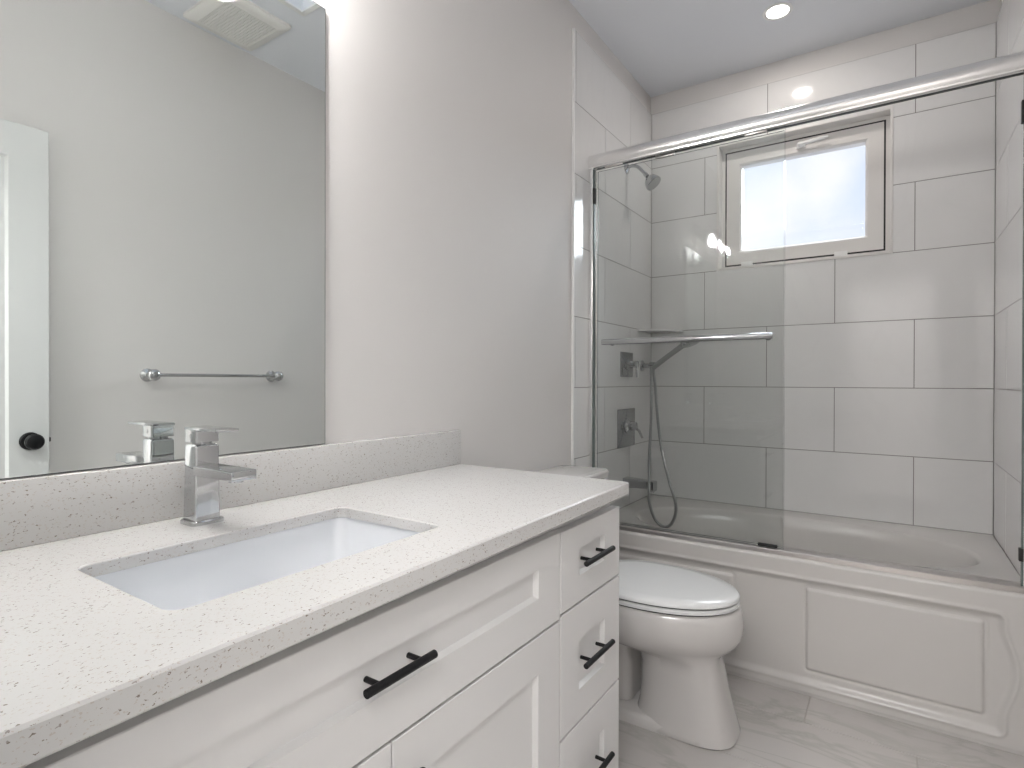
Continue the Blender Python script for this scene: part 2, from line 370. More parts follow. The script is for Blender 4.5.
# doorway casing, door opened against the right wall
b = bm_()
for yy in (YF, YF - 0.132):
    box(b, DX0 - 0.055, DX0 + 0.004, yy, yy + 0.012, 0, DZ + 0.05, bev=0.003)
    box(b, DX1 - 0.004, min(DX1 + 0.055, RX - 0.001), yy, yy + 0.012, 0, DZ + 0.05, bev=0.003)
    box(b, DX0 + 0.004, DX1 - 0.004, yy, yy + 0.012, DZ - 0.004, DZ + 0.05, bev=0.003)
box(b, DX0, DX0 + 0.015, YF - 0.12, YF, 0, DZ); box(b, DX1 - 0.015, DX1, YF - 0.12, YF, 0, DZ); box(b, DX0, DX1, YF - 0.12, YF, DZ - 0.015, DZ)
struct('trim_3', b, TRIMW)
def shaker(bm, y0, y1, z0, z1, xb, xf, sl, sr, rb, rt, depth, slope=0.004):
    def L(a0, a1, c0, c1, x): return [(x, a0, c0), (x, a1, c0), (x, a1, c1), (x, a0, c1)]
    e = 0.0012
    loft(bm, [L(y0, y1, z0, z1, xb), L(y0, y1, z0, z1, xf - e), L(y0 + e, y1 - e, z0 + e, z1 - e, xf),
              L(y0 + sl, y1 - sr, z0 + rb, z1 - rt, xf), L(y0 + sl + slope, y1 - sr - slope, z0 + rb + slope, z1 - rt - slope, xf - depth)], True, True)
def mirror_x(bm, c):
    for v in bm.verts: v.co.x = 2 * c - v.co.x
DXF = 1.438
b = bm_()
shaker(b, 0.085, 0.778, 0.01, 2.045, 0.0, 0.035, 0.115, 0.115, 0.22, 0.12, 0.010, 0.008)
for v in b.verts: v.co.x = DXF + 0.035 - v.co.x
door = struct('door_1', b, DOORW, smooth=True)
b = bm_()
lathe(b, (DXF, 0.722, 0.915), (-1, 0, 0), [(0, 0.032), (0.004, 0.032), (0.008, 0.028), (0.010, 0.013), (0.028, 0.012), (0.034, 0.022), (0.042, 0.028), (0.050, 0.0285), (0.057, 0.024), (0.061, 0.012)])
lathe(b, (DXF + 0.035, 0.722, 0.915), (1, 0, 0), [(0, 0.030), (0.004, 0.030), (0.006, 0.012), (0.018, 0.012), (0.022, 0.024), (0.034, 0.024), (0.038, 0.012)])
obj('door_knob', b, BLACK, door, label='round black door knob')
b = bm_(); box(b, DXF + 0.008, DXF + 0.027, 0.777, 0.7795, 0.89, 0.94, bev=0.0008); box(b, DXF + 0.012, DXF + 0.023, 0.777, 0.787, 0.907, 0.923, bev=0.002); obj('latch', b, DARK, door)

# ------------------------------------------------------------------ vanity
XF = 0.552
van = thing('vanity_cabinet', 'white shaker vanity with black bar pulls under the speckled countertop', 'cabinet', (0, YF, 0))
b = bm_()
cy0, cy1 = YF + 0.004, 1.366
box(b, -0.008, 0.530, cy1 - 0.018, cy1, 0.0, 0.841)              # right side
box(b, -0.008, 0.530, cy0, cy0 + 0.018, 0.0, 0.841)
box(b, -0.008, 0.53, cy0 + 0.018, cy1 - 0.018, 0.10, 0.118)
box(b, 0.50, 0.530, cy0 + 0.018, cy1 - 0.018, 0.805, 0.841)      # top rail
box(b, 0.50, 0.530, 1.045, 1.075, 0.118, 0.805)
box(b, 0.46, 0.475, cy0 + 0.018, cy1 - 0.018, 0.0, 0.10)
obj('body', b, CABW, van, smooth=False)
b = bm_(); box(b, 0.49, 0.526, cy0 + 0.018, cy1 - 0.018, 0.12, 0.80, mi=0); obj('inner_panel', b, CABIN, van, smooth=False)
def pull(parent, yc, zc, length, vertical=False, x=0.571, xb=XF - 0.010, post=0.041):
    b = bm_(); r = 0.0062
    def P(t): return (yc, zc + t) if vertical else (yc + t, zc)
    a = P(-length / 2); c = P(length / 2)
    tube(b, [(x, *P(-length / 2)), (x, *P(-length / 2 + 0.0008)), (x, *P(length / 2 - 0.0008)), (x, *P(length / 2))], [r - 0.001, r, r, r - 0.001], 20)
    for s in (-post, post):
        q = P(s); tube(b, [(xb - 0.002, *q), (x, *q)], 0.0042, 14)
    return obj('handle', b, BLACK, parent, label='matte black bar pull')
def front(kind, y0, y1, z0, z1, sl, sr, rb, rt, hy, hz, hl, vertical=False, hx=XF - 0.010, post=0.041):
    b = bm_(); shaker(b, y0 + 0.0015, y1 - 0.0015, z0 + 0.0015, z1 - 0.0015, 0.5305, XF, sl, sr, rb, rt, 0.011, 0.005)
    o = obj(kind, b, CABW, van, smooth=False)
    pull(o, hy, hz, hl, vertical, xb=hx, post=post); return o
front('drawer', 0.082, 1.060, 0.626, 0.814, 0.088, 0.088, 0.071, 0.056, 0.572, 0.727, 0.135)
front('drawer', 1.062, 1.377, 0.634, 0.812, 0.084, 0.090, 0.060, 0.052, 1.2195, 0.7255, 0.150)
front('drawer', 1.062, 1.377, 0.362, 0.632, 0.084, 0.090, 0.072, 0.080, 1.2195, 0.495, 0.150)
front('drawer', 1.062, 1.377, 0.095, 0.360, 0.084, 0.090, 0.072, 0.080, 1.2195, 0.217, 0.150)
front('door', 0.082, 0.570, 0.095, 0.624, 0.088, 0.088, 0.088, 0.076, 0.530, 0.493, 0.150, True, XF)
front('door', 0.570, 1.060, 0.095, 0.624, 0.088, 0.088, 0.088, 0.076, 0.612, 0.493, 0.150, True, XF)

# countertop with cut-out and backsplash
CT0, CT1 = 0.842, 0.875
SX0, SX1, SY0, SY1 = 0.192, 0.466, 0.314, 0.776
CTI = 0.8545                                  # underside of the slab at the cut-out
ct = thing('countertop', 'white speckled quartz countertop with backsplash lying on the vanity', 'countertop', (0, YF, CT0))
b = bm_()
def resample_rect(x0, x1, y0, y1, z, seg=8, r=0.004):
    return rrect(x0, x1, y0, y1, r, z, seg)
ox0, ox1, oy0, oy1 = -0.009, 0.586, YF + 0.001, 1.386
inn = lambda z, e=0.0: rrect(SX0 - e, SX1 + e, SY0 - e, SY1 + e, 0.020 + e, z, 8)
out = lambda z, e=0.0: rrect(ox0 + e, ox1 - e, oy0 + e, oy1 - e, 0.005, z, 8)
loft(b, [inn(CTI), inn(CT1 - 0.002), inn(CT1, 0.002), out(CT1, 0.003), out(CT1 - 0.003), out(CT0 + 0.003), out(CT0, 0.003), out(CT0, 0.04), out(CTI, 0.04), inn(CTI)], False, False)
for v in b.verts:
    if v.co.x > 0.5: v.co.x += 0.594 - 0.586 - 0.0152 * (v.co.y - 0.135)
bmesh.ops.remove_doubles(b, verts=b.verts[:], dist=1e-5)
obj('counter_slab', b, QUARTZ, ct, smooth=False)
b = bm_(); box(b, -0.009, 0.016, YF + 0.001, 1.386, CT1, 0.981, bev=0.0025); obj('backsplash', b, QUARTZ, ct)

sink = thing('sink', 'white rectangular undermount sink set into the speckled countertop', 'sink', ((SX0 + SX1) / 2, 0.548, 0.70))
b = bm_()
R = lambda e, z, r: rrect(SX0 - e, SX1 + e, SY0 - e, SY1 + e, r, z, 8)
loft(b, [R(0.022, CTI - 0.001, 0.03), R(0.003, CTI - 0.001, 0.028), R(0.002, CTI - 0.012, 0.03), R(-0.006, CTI - 0.05, 0.035), R(-0.018, CTI - 0.10, 0.04), R(-0.032, CTI - 0.122, 0.04), R(-0.06, CTI - 0.130, 0.04), R(-0.10, CTI - 0.133, 0.02),
         ], False, True)
loft(b, [R(0.022, CTI - 0.001, 0.03), R(0.022, CTI - 0.02, 0.03), R(0.0, CTI - 0.11, 0.04), R(-0.03, CTI - 0.15, 0.04)], False, True)
obj('basin', b, SINKM, sink)
b = bm_(); lathe(b, ((SX0 + SX1) / 2, 0.548, CTI - 0.1335), (0, 0, 1), [(0, 0.026), (0.003, 0.026), (0.004, 0.018), (0.002, 0.014), (0.006, 0.010)]); obj('drain', b, CHROME, sink, label='round chrome drain')

# tap
FY = 0.546
fa = thing('faucet', 'square chrome single lever tap behind the sink', 'tap', (0.085, FY, CT1))
b = bm_(); loft(b, [rrect(0.058, 0.112, FY - 0.030, FY + 0.030, 0.010, z) for z in (CT1 + 0.0004, CT1 + 0.006)] + [rrect(0.060, 0.110, FY - 0.028, FY + 0.028, 0.009, CT1 + 0.008)]); obj('base_plate', b, CHROME, fa)
b = bm_()
def ring(x0, x1, hw, z, r=0.004): return rrect(x0, x1, FY - hw, FY + hw, r, z)
loft(b, [ring(0.061, 0.106, 0.0235, CT1 + 0.008), ring(0.062, 0.105, 0.0225, 0.93), ring(0.064, 0.104, 0.0215, 1.016, 0.004), ring(0.067, 0.101, 0.019, 1.0195, 0.004)]); obj('tap_body', b, CHROME, fa)
b = bm_(); box(b, 0.096, 0.222, FY - 0.0225, FY + 0.0225, 0.965, 0.982, bev=0.0015)
obj('spout', b, CHROME, fa)
b = bm_(); lathe(b, (0.197, FY, 0.966), (0, 0, -1), [(0, 0.012), (0.006, 0.012), (0.006, 0.009)]); obj('aerator', b, CHROME, fa)
b = bm_(); lathe(b, (0.084, FY, 1.019), (0, 0, 1), [(0, 0.0165), (0.006, 0.0165)]); obj('cartridge_ring', b, BLUEG, fa)
b = bm_(); loft(b, [ring(0.064, 0.104, 0.0215, 1.024), ring(0.064, 0.105, 0.0215, 1.044), ring(0.062, 0.110, 0.022, 1.047)])
box(b, 0.061, 0.170, FY - 0.021, FY + 0.021, 1.0455, 1.0510, bev=0.0012)
lathe(b, (0.084, FY - 0.0212, 1.035), (0, -1, 0), [(0, 0.0042), (0.001, 0.0042), (0.001, 0.002)], 12)
obj('lever', b, CHROME, fa)

# mirror
mi_ = thing('mirror', 'large frameless wall mirror standing on the backsplash', 'mirror', (0, 0.5, 0.982))
b = bm_(); box(b, -0.0095, 0.0, 0.170, 0.884, 0.9825, 2.033, mi=1)
obj('mirror_back', b, [MEDGE, MEDGE], mi_, smooth=False)
b = bm_(); box(b, 0.0001, 0.0006, 0.1715, 0.8825, 0.984, 2.0315); obj('mirror_glass', b, MIRR, mi_, smooth=False)

# vanity light above the mirror
vl = thing('vanity_light', 'chrome wall light with bell shades above the mirror', 'wall light', (0, 0.49, 2.19))
b = bm_(); box(b, -0.010, 0.014, 0.24, 0.74, 2.145, 2.225, bev=0.004); obj('back_plate', b, CHROME, vl)
for yy in (0.30, 0.49, 0.68):
    b = bm_(); tube(b, spline([(0.012, yy, 2.185), (0.06, yy, 2.175), (0.09, yy, 2.195), (0.113, yy, 2.19), (0.115, yy, 2.165)]), 0.006, 12)
    lathe(b, (0.012, yy, 2.185), (1, 0, 0), [(0, 0.022), (0.006, 0.022), (0.010, 0.010)]); lathe(b, (0.115, yy, 2.17), (0, 0, -1), [(0, 0.012), (0.004, 0.022), (0.025, 0.024)])
    obj('arm', b, CHROME, vl)
    b = bm_()
    lathe(b, (0.115, yy, 2.147), (0, 0, -1), [(0, 0.024), (0.02, 0.030), (0.06, 0.042), (0.10, 0.048), (0.13, 0.056), (0.132, 0.054), (0.10, 0.046), (0.06, 0.040), (0.02, 0.028), (0.004, 0.020)], cap0=False, cap1=False)
    sh = obj('shade', b, FROST, vl)
    b = bm_(); lathe(b, (0.115, yy, 2.135), (0, 0, -1), [(0, 0.010), (0.012, 0.012), (0.03, 0.022), (0.05, 0.028), (0.066, 0.022), (0.076, 0.008)]); obj('bulb', b, BULB, vl)

# ceiling lights (recessed)
def downlight(x, y, label):
    t = thing('recessed_light', label, 'ceiling light', (x, y, H))
    b = bm_(); lathe(b, (x, y, H), (0, 0, -1), [(-0.001, 0.045), (-0.001, 0.060), (0.002, 0.061), (0.005, 0.057), (0.003, 0.046)], cap0=False, cap1=False); obj('trim_ring', b, TRIMW, t)
    b = bm_(); lathe(b, (x, y, H), (0, 0, -1), [(0, 0.0455), (0.0025, 0.0455)]); obj('lens', b, POTL, t)
    l = bpy.data.lights.new('downlight', 'AREA'); l.shape = 'DISK'; l.size = 0.08; l.energy = POT_W; l.color = (1.0, 0.93, 0.87)
    lo = bpy.data.objects.new('downlight', l); lo.location = (x, y, H - 0.008); C.objects.link(lo)
    return t
downlight(0.717, 2.705, 'small round recessed light in the ceiling over the bathtub')

# extractor fan seen in the mirror
fn = thing('exhaust_fan', 'white square extractor fan grille on the ceiling near the right wall, seen in the mirror', 'fan', (1.325, 1.42, H))
b = bm_()
fx0, fx1, fy0, fy1 = 1.145, 1.475, 1.265, 1.590
def FR(e, z, r=0.012): return rrect(fx0 + e, fx1 - e, fy0 + e, fy1 - e, r, z)
loft(b, [FR(0, H), FR(0, H - 0.010), FR(0.012, H - 0.020), FR(0.045, H - 0.026), FR(0.048, H - 0.022), FR(0.048, H - 0.004)], False, True); obj('cover', b, FANP, fn)
b = bm_()
for k in range(22):
    x = fx0 + 0.052 + k * (fx1 - fx0 - 0.104) / 21; box(b, x - 0.0028, x + 0.0028, fy0 + 0.047, fy1 - 0.047, H - 0.0255, H - 0.020)
for k in range(18):
    y = fy0 + 0.052 + k * (fy1 - fy0 - 0.104) / 17; box(b, fx0 + 0.047, fx1 - 0.047, y - 0.0030, y + 0.0030, H - 0.0253, H - 0.0205)
obj('grille', b, FANP, fn, smooth=False)
b = bm_(); box(b, fx0 + 0.049, fx1 - 0.049, fy0 + 0.049, fy1 - 0.049, H - 0.0185, H - 0.0045); obj('grille_shade_backing', b, CABIN, fn, smooth=False)  # dark backing added so the grille holes read as shaded

# towel bar on the right wall seen in the mirror
tb = thing('towel_bar', 'chrome towel bar on the painted right wall, seen in the mirror', 'towel rail', (1.515, 1.41, 1.157))
for yy in (1.140, 1.722):
    b = bm_(); lathe(b, (RX, yy, 1.157), (-1, 0, 0), [(0, 0.028), (0.006, 0.028), (0.012, 0.018), (0.018, 0.011), (0.040, 0.010), (0.050, 0.019), (0.062, 0.025), (0.074, 0.024), (0.084, 0.015), (0.087, 0.004)]); obj('mount', b, CHROME, tb)
b = bm_(); tube(b, [(1.447, 1.140, 1.157), (1.447, 1.722, 1.157)], 0.0075, 16); obj('rail', b, CHROME, tb)

# ------------------------------------------------------------------ toilet
TY = 1.872
to = thing('toilet', 'white porcelain toilet with closed lid between vanity and bathtub', 'toilet', (0.35, TY, 0))
def egg(xb, xf, hw, z, n=96, k=2.06, wide=0.42):
    """outline pointing to +x: xb back end, xf front end, widest at fraction wide"""
    o = []; xm = xb + (xf - xb) * wide
    for i in range(n):
        a = 2 * math.pi * i / n; c, s = math.cos(a), math.sin(a)
        e = 2 / k if c >= 0 else 2 / 2.6
        x = xm + (xf - xm if c >= 0 else xm - xb) * (abs(c) ** e) * (1 if c >= 0 else -1)
        y = TY + hw * (abs(s) ** e) * (1 if s >= 0 else -1)
        o.append((x, y, z))
    return o
b = bm_()
TY0, TY = TY, 1.886
def ped(xb, xf, hw, z): return egg(xb, xf, hw, z, k=3.2, wide=.5)
loft(b, [ped(0.415, 0.733, 0.112, 0.0), ped(0.41, 0.739, 0.117, 0.006), ped(0.412, 0.735, 0.115, 0.02), ped(0.425, 0.720, 0.108, 0.07), ped(0.430, 0.703, 0.102, 0.14),
         ped(0.430, 0.690, 0.100, 0.20), ped(0.42, 0.682, 0.104, 0.240), egg(0.30, 0.694, 0.132, 0.262, k=2.4), egg(0.21, 0.722, 0.164, 0.283), egg(0.20, 0.738, 0.178, 0.300), egg(0.19, 0.748, 0.188, 0.320), egg(0.19, 0.7525, 0.194, 0.342),
         egg(0.19, 0.753, 0.196, 0.365), egg(0.19, 0.749, 0.196, 0.388), egg(0.19, 0.742, 0.193, 0.408), egg(0.195, 0.735, 0.187, 0.413)])
# rear foot and trapway behind the pedestal
loft(b, [rrect(0.05, 0.58, TY - 0.113, TY + 0.113, 0.03, z) for z in (0.0, 0.026)] + [rrect(0.05, 0.56, TY - 0.104, TY + 0.104, 0.03, 0.038)])
loft(b, [rrect(0.06, 0.40, TY - 0.062, TY + 0.062, 0.03, z) for z in (0.04, 0.17)] + [rrect(0.06, 0.40, TY - 0.075, TY + 0.075, 0.03, 0.19), rrect(0.06, 0.40, TY - 0.080, TY + 0.080, 0.03, 0.28), rrect(0.04, 0.40, TY - 0.11, TY + 0.11, 0.03, 0.33), rrect(0.02, 0.36, TY - 0.15, TY + 0.15, 0.03, 0.395)])
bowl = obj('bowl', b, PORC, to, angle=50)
b = bm_()
loft(b, [egg(0.235, 0.735, 0.188, 0.4185), egg(0.232, 0.740, 0.193, 0.4210), egg(0.232, 0.740, 0.193, 0.4290), egg(0.235, 0.735, 0.188, 0.4330)]); obj('seat', b, SEATM, to)
b = bm_()
loft(b, [egg(0.236, 0.735, 0.188, 0.4375), egg(0.232, 0.740, 0.193, 0.4400), egg(0.232, 0.740, 0.193, 0.4470), egg(0.240, 0.732, 0.186, 0.4535), egg(0.28, 0.69, 0.15, 0.4570), egg(0.38, 0.59, 0.06, 0.4585)]); obj('lid', b, SEATM, to, angle=60)
for yy in (TY - 0.07, TY + 0.07):
    b = bm_(); box(b, 0.215, 0.25, yy - 0.022, yy + 0.022, 0.412, 0.449, bev=0.008); obj('hinge', b, SEATM, to)
for za, zb in ((0.413, 0.4185), (0.433, 0.4375)):
    b = bm_(); loft(b, [egg(0.245, 0.727, 0.181, za), egg(0.245, 0.727, 0.181, zb)]); obj('seat_gap_shade', b, DARK, to, smooth=False)  # dark slabs stand in for shade in the gaps at seat and lid
TY = TY0
b = bm_()
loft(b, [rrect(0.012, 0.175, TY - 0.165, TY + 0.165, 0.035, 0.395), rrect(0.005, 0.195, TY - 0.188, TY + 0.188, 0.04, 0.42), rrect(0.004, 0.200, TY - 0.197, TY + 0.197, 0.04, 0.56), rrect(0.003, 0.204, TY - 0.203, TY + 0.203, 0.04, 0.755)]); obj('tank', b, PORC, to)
b = bm_()
loft(b, [rrect(0.001, 0.210, TY - 0.208, TY + 0.208, 0.04, 0.757), rrect(0.000, 0.217, TY - 0.214, TY + 0.214, 0.04, 0.762), rrect(0.000, 0.217, TY - 0.214, TY + 0.214, 0.04, 0.780), rrect(0.003, 0.212, TY - 0.210, TY + 0.210, 0.04, 0.787), rrect(0.02, 0.19, TY - 0.19, TY + 0.19, 0.03, 0.7895)]); obj('tank_lid', b, PORC, to)
b = bm_(); lathe(b, (0.204, TY - 0.15, 0.70), (1, 0, 0), [(0, 0.014), (0.008, 0.014), (0.012, 0.008), (0.02, 0.008)]); tube(b, [(0.222, TY - 0.15, 0.70), (0.226, TY - 0.12, 0.697), (0.226, TY - 0.075, 0.692)], [0.006, 0.006, 0.008], 12); obj('flush_lever', b, CHROME, to)

# ------------------------------------------------------------------ bathtub
tub = thing('bathtub', 'white acrylic alcove bathtub with moulded panel apron', 'bathtub', (0.75, 2.70, 0))
b = bm_()
X0, X1, Y0, Y1 = 0.002, W - 0.002, YA + 0.014, D - 0.002
def oval(a, bb, z, n=96, cx=0.755, cy=2.680, k=2.35, lean=0.0):
    o = []
    for i in range(n):
        t = 2 * math.pi * i / n; c, s = math.cos(t), math.sin(t)
        o.append((cx + lean + a * abs(c) ** (2 / k) * (1 if c >= 0 else -1), cy + bb * abs(s) ** (2 / k) * (1 if s >= 0 else -1), z))
    return o
def rect_ring(z, n=96, e=0.0):
    o = []
    cx, cy = 0.755, 2.68
    for i in range(n):
        t = 2 * math.pi * i / n; c, s = math.cos(t), math.sin(t)
        # project the oval direction on the rectangle
        px, py = 0.66 * abs(c) ** (2 / 2.35) * (1 if c >= 0 else -1), 0.31 * abs(s) ** (2 / 2.35) * (1 if s >= 0 else -1)
        sc = 1e9
        if abs(px) > 1e-9: sc = min(sc, ((X1 - e - cx) if px > 0 else (cx - X0 - e)) / abs(px))
        if abs(py) > 1e-9: sc = min(sc, ((Y1 - e - cy) if py > 0 else (cy - Y0 - e)) / abs(py))
        o.append([cx + px * sc, cy + py * sc, z])
    # pin the corners
    for X in (X0 + e, X1 - e):
        for Y in (Y0 + e, Y1 - e):
            q = min(o, key=lambda p: (p[0] - X) ** 2 + (p[1] - Y) ** 2); q[0], q[1] = X, Y
    return [tuple(p) for p in o]
loft(b, [rect_ring(0.30), rect_ring(ZT), oval(0.662, 0.312, ZT), oval(0.654, 0.304, ZT - 0.003), oval(0.645, 0.295, ZT - 0.014), oval(0.63, 0.283, ZT - 0.06), oval(0.60, 0.262, ZT - 0.20), oval(0.565, 0.235, ZT - 0.31), oval(0.52, 0.19, ZT - 0.355), oval(0.30, 0.10, ZT - 0.365)], False, True)
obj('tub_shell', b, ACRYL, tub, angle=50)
# moulded apron as a height field in (x, z)
def sdr(x, z, x0, x1, z0, z1, r):
    cx, cz = (x0 + x1) / 2, (z0 + z1) / 2
    qx, qz = abs(x - cx) - (x1 - x0) / 2 + r, abs(z - cz) - (z1 - z0) / 2 + r
    return math.hypot(max(qx, 0), max(qz, 0)) + min(max(qx, qz), 0) - r
def sm(t): t = max(0.0, min(1.0, t)); return t * t * (3 - 2 * t)
def relief(x, z):
    xs = x if x > 0.757 else 1.514 - x
    # right boundary of the outer field bulges outwards
    bul = 0.0
    if 0.11 < z < 0.375: bul = 0.030 * math.sin(math.pi * (z - 0.11) / 0.265) ** 1.3
    d = sdr(xs - bul * sm((xs - 1.30) / 0.12), z, 0.2, 1.432, 0.042, 0.422, 0.022)
    h = 0.012 * (1 - sm((-d) / 0.022))            # frame proud of field
    h += 0.0035 * math.exp(-((d + 0.000) / 0.006) ** 2)
    p = sdr(xs, z, 0.882, 1.385, 0.090, 0.390, 0.012)
    h += 0.006 * sm(-p / 0.010) - 0.0035 * math.exp(-((p - 0.002) / 0.005) ** 2)
    return h
b = bm_()
NX, NZ = 420, 124
zs = [0.0005 + (ZT - 0.0005) * j / NZ for j in range(NZ + 1)]
grid = []
for j, z in enumerate(zs):
    row = []
    for i in range(NX + 1):
        x = X0 + (X1 - X0) * i / NX; y = YA + 0.012 - relief(x, z)
        if z > ZT - 0.012:                          # rolled top edge
            t = (z - (ZT - 0.012)) / 0.012; y += 0.012 * (1 - math.sqrt(max(0, 1 - t * t)))
        if z < 0.010: y += 0.003
        row.append(b.verts.new((x, y, z)))
    grid.append(row)
top = [b.verts.new((X0 + (X1 - X0) * i / NX, Y0 + 0.004, ZT)) for i in range(NX + 1)]
grid.append(top)
for j in range(len(grid) - 1):
    for i in range(NX): b.faces.new((grid[j][i], grid[j][i + 1], grid[j + 1][i + 1], grid[j + 1][i]))
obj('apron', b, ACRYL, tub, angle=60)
b = bm_(); lathe(b, (0.118, 2.60, 0.446), (0.95, 0, 0.25), [(-0.015, 0.036), (0.004, 0.036), (0.008, 0.032), (0.010, 0.015), (0.022, 0.013), (0.026, 0.006)]); obj('overflow_cover', b, CHROME, tub, label='round chrome overflow cover')

# ------------------------------------------------------------------ shower enclosure
YG = 2.330
sf = thing('shower_door_frame', 'satin aluminium shower door frame with rounded header rail above the bathtub', 'shower frame', (0.75, YG, ZT))
b = bm_()
prof = []
def hdr(x):
    pts = []
    cy, cz = 2.335, 2.120
    for (yy, zz) in ((-0.018, -0.033), (-0.026, -0.033), (-0.031, -0.030), (-0.032, -0.025), (-0.030, -0.023), (-0.034, -0.019), (-0.0375, -0.010), (-0.0385, -0.001), (-0.0375, 0.008), (-0.034, 0.017), (-0.028, 0.025), (-0.020, 0.031), (-0.010, 0.035), (0.0, 0.036), (0.010, 0.035), (0.020, 0.031), (0.028, 0.024), (0.034, 0.014), (0.036, 0.0), (0.036, -0.018), (0.034, -0.020), (0.028, -0.020), (0.028, -0.012), (-0.018, -0.012)):
        pts.append((x, cy + yy, cz + zz))
    return pts
loft(b, [hdr(0.001), hdr(W - 0.001)]); obj('header_rail', b, SATIN, sf, angle=40)
b = bm_(); box(b, 0.022, W - 0.022, 2.351, 2.361, 2.097, 2.1075); obj('track_shade', b, DARKM, sf, smooth=False, label='inner track strip coloured dark for the shade under the header')  # dark strip added as the shade inside the header
for a0, a1 in ((0.0005, 0.022), (W - 0.022, W - 0.0005)):
    b = bm_(); box(b, a0, a1, YG - 0.022, YG + 0.026, ZT + 0.0185, 2.088, bev=0.002); ch = obj('wall_channel', b, SATIN, sf)
    b = bm_(); xx = a1 if a0 < 0.5 else a0
    box(b, xx - 0.004, xx + 0.004, YG - 0.018, YG - 0.006, ZT + 0.0185, 2.084); obj('seal', b, GEDGE, ch, smooth=False)
    for zz in (1.965, 0.605):
        b = bm_(); s = 0.004 if a0 < 0.5 else -0.004
        box(b, xx + s - 0.006, xx + s + 0.006, YG - 0.022, YG - 0.004, zz - 0.035 if zz > 1 else zz - 0.02, zz + 0.035 if zz > 1 else zz + 0.02, bev=0.002); obj('bumper', b, RUBBER, ch, label='black rubber bumper')
b = bm_()
loft(b, [[(x, YG + q[0], ZT + q[1]) for q in ((-0.031, 0.0003), (-0.0305, 0.015), (-0.0285, 0.0175), (-0.025, 0.018), (0.028, 0.018), (0.034, 0.016), (0.036, 0.0003))] for x in (0.001, W - 0.001)]); obj('bottom_track', b, TRACK, sf, angle=30)

def glass(name, x0, x1, y, label):
    t = thing(name, label, 'glass panel', ((x0 + x1) / 2, y, ZT + 0.02), 'sliding shower glass panels')
    b = bm_(); box(b, x0, x1, y - 0.003, y + 0.003, ZT + 0.019, 2.081)
    b.normal_update()
    for f in b.faces:
        f.material_index = 1 if abs(f.normal.y) < 0.5 else 0
    obj('glass_pane', b, [GLASS, GEDGE], t, smooth=False)
    return t
g1 = glass('shower_door_panel', 0.030, 0.806, YG - 0.011, 'front clear glass sliding panel carrying the chrome towel bar')
for xx in (0.118, 0.702):
    b = bm_(); box(b, xx - 0.040, xx + 0.040, YG - 0.018, YG - 0.005, 2.0815, 2.105, bev=0.002); obj('hanger', b, TRACK, g1)
b = bm_(); box(b, 0.716, 0.784, YG - 0.018, YG - 0.005, ZT + 0.0195, ZT + 0.030, bev=0.002); obj('guide', b, RUBBER, g1, label='black plastic guide')
b = bm_()
yb = YG - 0.060
pts = [(0.086, yb, 1.305), (0.094, yb, 1.305), (0.74, yb, 1.305), (0.772, yb, 1.305)]
tube(b, pts, [0.0105, 0.0125, 0.0125, 0.0105], 20)
for xx in (0.115, 0.750):
    tube(b, [(xx, YG - 0.013, 1.305), (xx, yb, 1.305)], 0.0075, 14); lathe(b, (xx, YG - 0.0145, 1.305), (0, -1, 0), [(0, 0.014), (0.005, 0.013)])
obj('towel_rail', b, CHROME, g1, label='round chrome towel rail')
g2 = glass('shower_door_panel', 0.032, 0.799, YG + 0.013, 'rear clear glass sliding panel parked behind the panel with the towel bar')
b = bm_(); box(b, 0.30, 0.38, YG + 0.006, YG + 0.020, 2.0815, 2.105, bev=0.002); obj('hanger', b, TRACK, g2)

# ------------------------------------------------------------------ shower fittings
PY = 2.745
t = thing('shower_head', 'small chrome shower head on a bent arm high on the left tiled wall', 'shower head', (0, PY, 2.232))
b = bm_(); lathe(b, (0, PY, 2.232), (1, 0, 0), [(0, 0.030), (0.003, 0.030), (0.010, 0.020), (0.014, 0.011)]); obj('flange', b, FITM, t)
b = bm_(); tube(b, spline([(0.002, PY, 2.232), (0.03, PY, 2.236), (0.06, PY, 2.226), (0.095, PY, 2.188), (0.112, PY, 2.168)]), 0.0085, 14)
lathe(b, (0.100, PY, 2.182), (0.62, 0, -0.75), [(0, 0.012), (0.020, 0.012), (0.022, 0.010)], 6); obj('arm', b, FITM, t)
b = bm_(); lathe(b, (0.112, PY, 2.165), (0.62, 0, -0.75), [(0, 0.010), (0.006, 0.014), (0.014, 0.024), (0.026, 0.034), (0.045, 0.041), (0.054, 0.042), (0.057, 0.040), (0.056, 0.030), (0.055, 0.010)]); obj('head', b, FITM, t)

t = thing('diverter_valve', 'upper smaller square chrome valve plate with lever on the left tiled wall', 'shower valve', (0, 2.75, 1.220))
b = bm_(); box(b, 0.0, 0.006, 2.672, 2.828, 1.157, 1.284, bev=0.002); obj('plate', b, BLUEG, t)
b = bm_(); lathe(b, (0.005, 2.75, 1.222), (1, 0, 0), [(0, 0.030), (0.010, 0.029), (0.014, 0.017), (0.040, 0.016), (0.046, 0.018), (0.060, 0.017), (0.063, 0.010)]); obj('knob', b, FITM, t)
b = bm_(); box(b, 0.054, 0.066, 2.742, 2.758, 1.155, 1.232, bev=0.003); obj('lever', b, FITM, t)

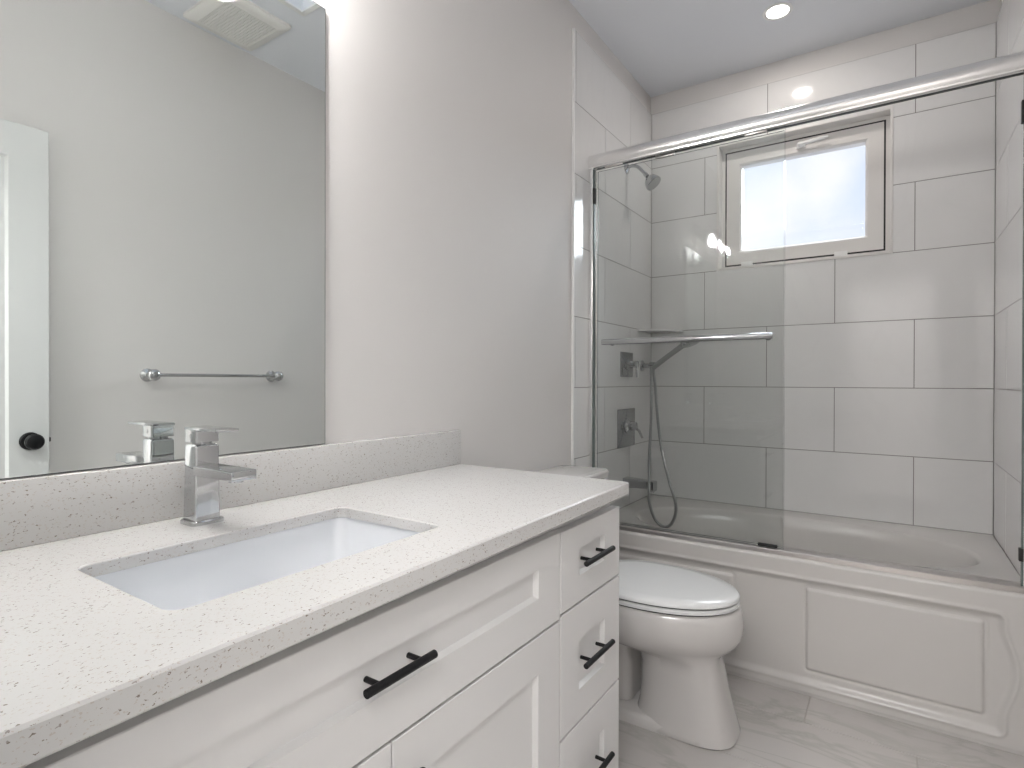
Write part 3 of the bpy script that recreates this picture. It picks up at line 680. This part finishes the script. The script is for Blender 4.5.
t = thing('mixer_valve', 'lower larger chrome valve plate with lever on the left tiled wall', 'shower valve', (0, 2.748, 0.895))
b = bm_(); box(b, 0.0, 0.006, 2.637, 2.860, 0.797, 0.993, bev=0.002); obj('plate', b, BLUEG, t)
b = bm_(); lathe(b, (0.005, 2.755, 0.905), (1, 0, 0), [(0, 0.040), (0.006, 0.040), (0.012, 0.030), (0.016, 0.023), (0.050, 0.021), (0.053, 0.012)]); obj('knob', b, FITM, t)
b = bm_(); tube(b, [(0.040, 2.755, 0.905), (0.060, 2.78, 0.880), (0.070, 2.80, 0.842)], [0.009, 0.007, 0.006], 12); obj('lever', b, FITM, t)

t = thing('tub_spout', 'flat chrome bath spout low on the left tiled wall', 'bath spout', (0, PY, 0.60))
b = bm_()
def yz(x, hw, z0, z1, r=0.006):
    return [(x, q[0], q[1]) for q in rrect(PY - hw, PY + hw, z0, z1, r, 0)]
loft(b, [yz(0.0, 0.034, 0.590, 0.640), yz(0.05, 0.032, 0.594, 0.638), yz(0.12, 0.030, 0.596, 0.634), yz(0.150, 0.030, 0.590, 0.634), yz(0.158, 0.029, 0.585, 0.633)])
obj('spout_body', b, FITM, t)
b = bm_(); lathe(b, (0.138, PY, 0.600), (0, 0, -1), [(0, 0.016), (0.022, 0.016), (0.022, 0.011)]); obj('outlet', b, FITM, t)

t = thing('hand_shower', 'chrome hand shower and hose hanging in its wall holder near the corner', 'hand shower', (0, 2.985, 1.218))
HYy = 2.97
b = bm_(); lathe(b, (0, HYy, 1.219), (1, 0, 0), [(0, 0.030), (0.004, 0.030), (0.012, 0.022), (0.014, 0.013), (0.045, 0.012), (0.047, 0.019), (0.078, 0.019), (0.080, 0.014)]); obj('holder', b, FITM, t)
b = bm_(); tube(b, [(0.058, HYy - 0.005, 1.195), (0.070, HYy - 0.005, 1.212), (0.16, HYy - 0.012, 1.275), (0.235, HYy - 0.02, 1.325), (0.262, HYy - 0.022, 1.338)], [0.012, 0.015, 0.014, 0.015, 0.019], 16); obj('wand', b, HOSEM, t)
b = bm_(); lathe(b, (0.262, HYy - 0.022, 1.352), (0.35, -0.1, -0.93), [(-0.004, 0.018), (0.006, 0.044), (0.016, 0.048), (0.028, 0.046), (0.030, 0.038), (0.029, 0.01)]); obj('head', b, FITM, t)
b = bm_()
hp = spline([(0.062, HYy - 0.03, 1.215), (0.068, HYy - 0.04, 1.15), (0.080, 2.90, 0.95), (0.118, 2.77, 0.74), (0.148, 2.69, 0.63), (0.153, 2.68, 0.54), (0.180, 2.69, 0.456), (0.228, 2.69, 0.428), (0.266, 2.69, 0.460), (0.281, 2.69, 0.54), (0.242, 2.70, 0.658), (0.170, 2.80, 0.80), (0.125, 2.87, 0.95), (0.088, 2.94, 1.10), (0.066, HYy - 0.005, 1.20)], 14)
tube(b, hp, [0.0068 + 0.0006 * (i % 2) for i in range(len(hp))], 12); obj('hose', b, HOSEM, t)

b = bm_()
ring0 = [(0.001, D - 0.001), (0.185, D - 0.001)] + [(0.001 + 0.184 * math.cos(a), D - 0.001 - 0.20 * math.sin(a)) for a in [math.radians(d) for d in range(10, 90, 10)]]
ring0 = [(x, y) for x, y in ring0] + [(0.001, D - 0.201)]
loft(b, [[(x, y, z) for x, y in ring0] for z in (1.406, 1.415)])
o = obj('corner_shelf', b, TILE, origin=(0.06, 3.05, 1.406)); place(o, 'small off-white corner shelf on the tiled wall above the hand shower', 'shelf')
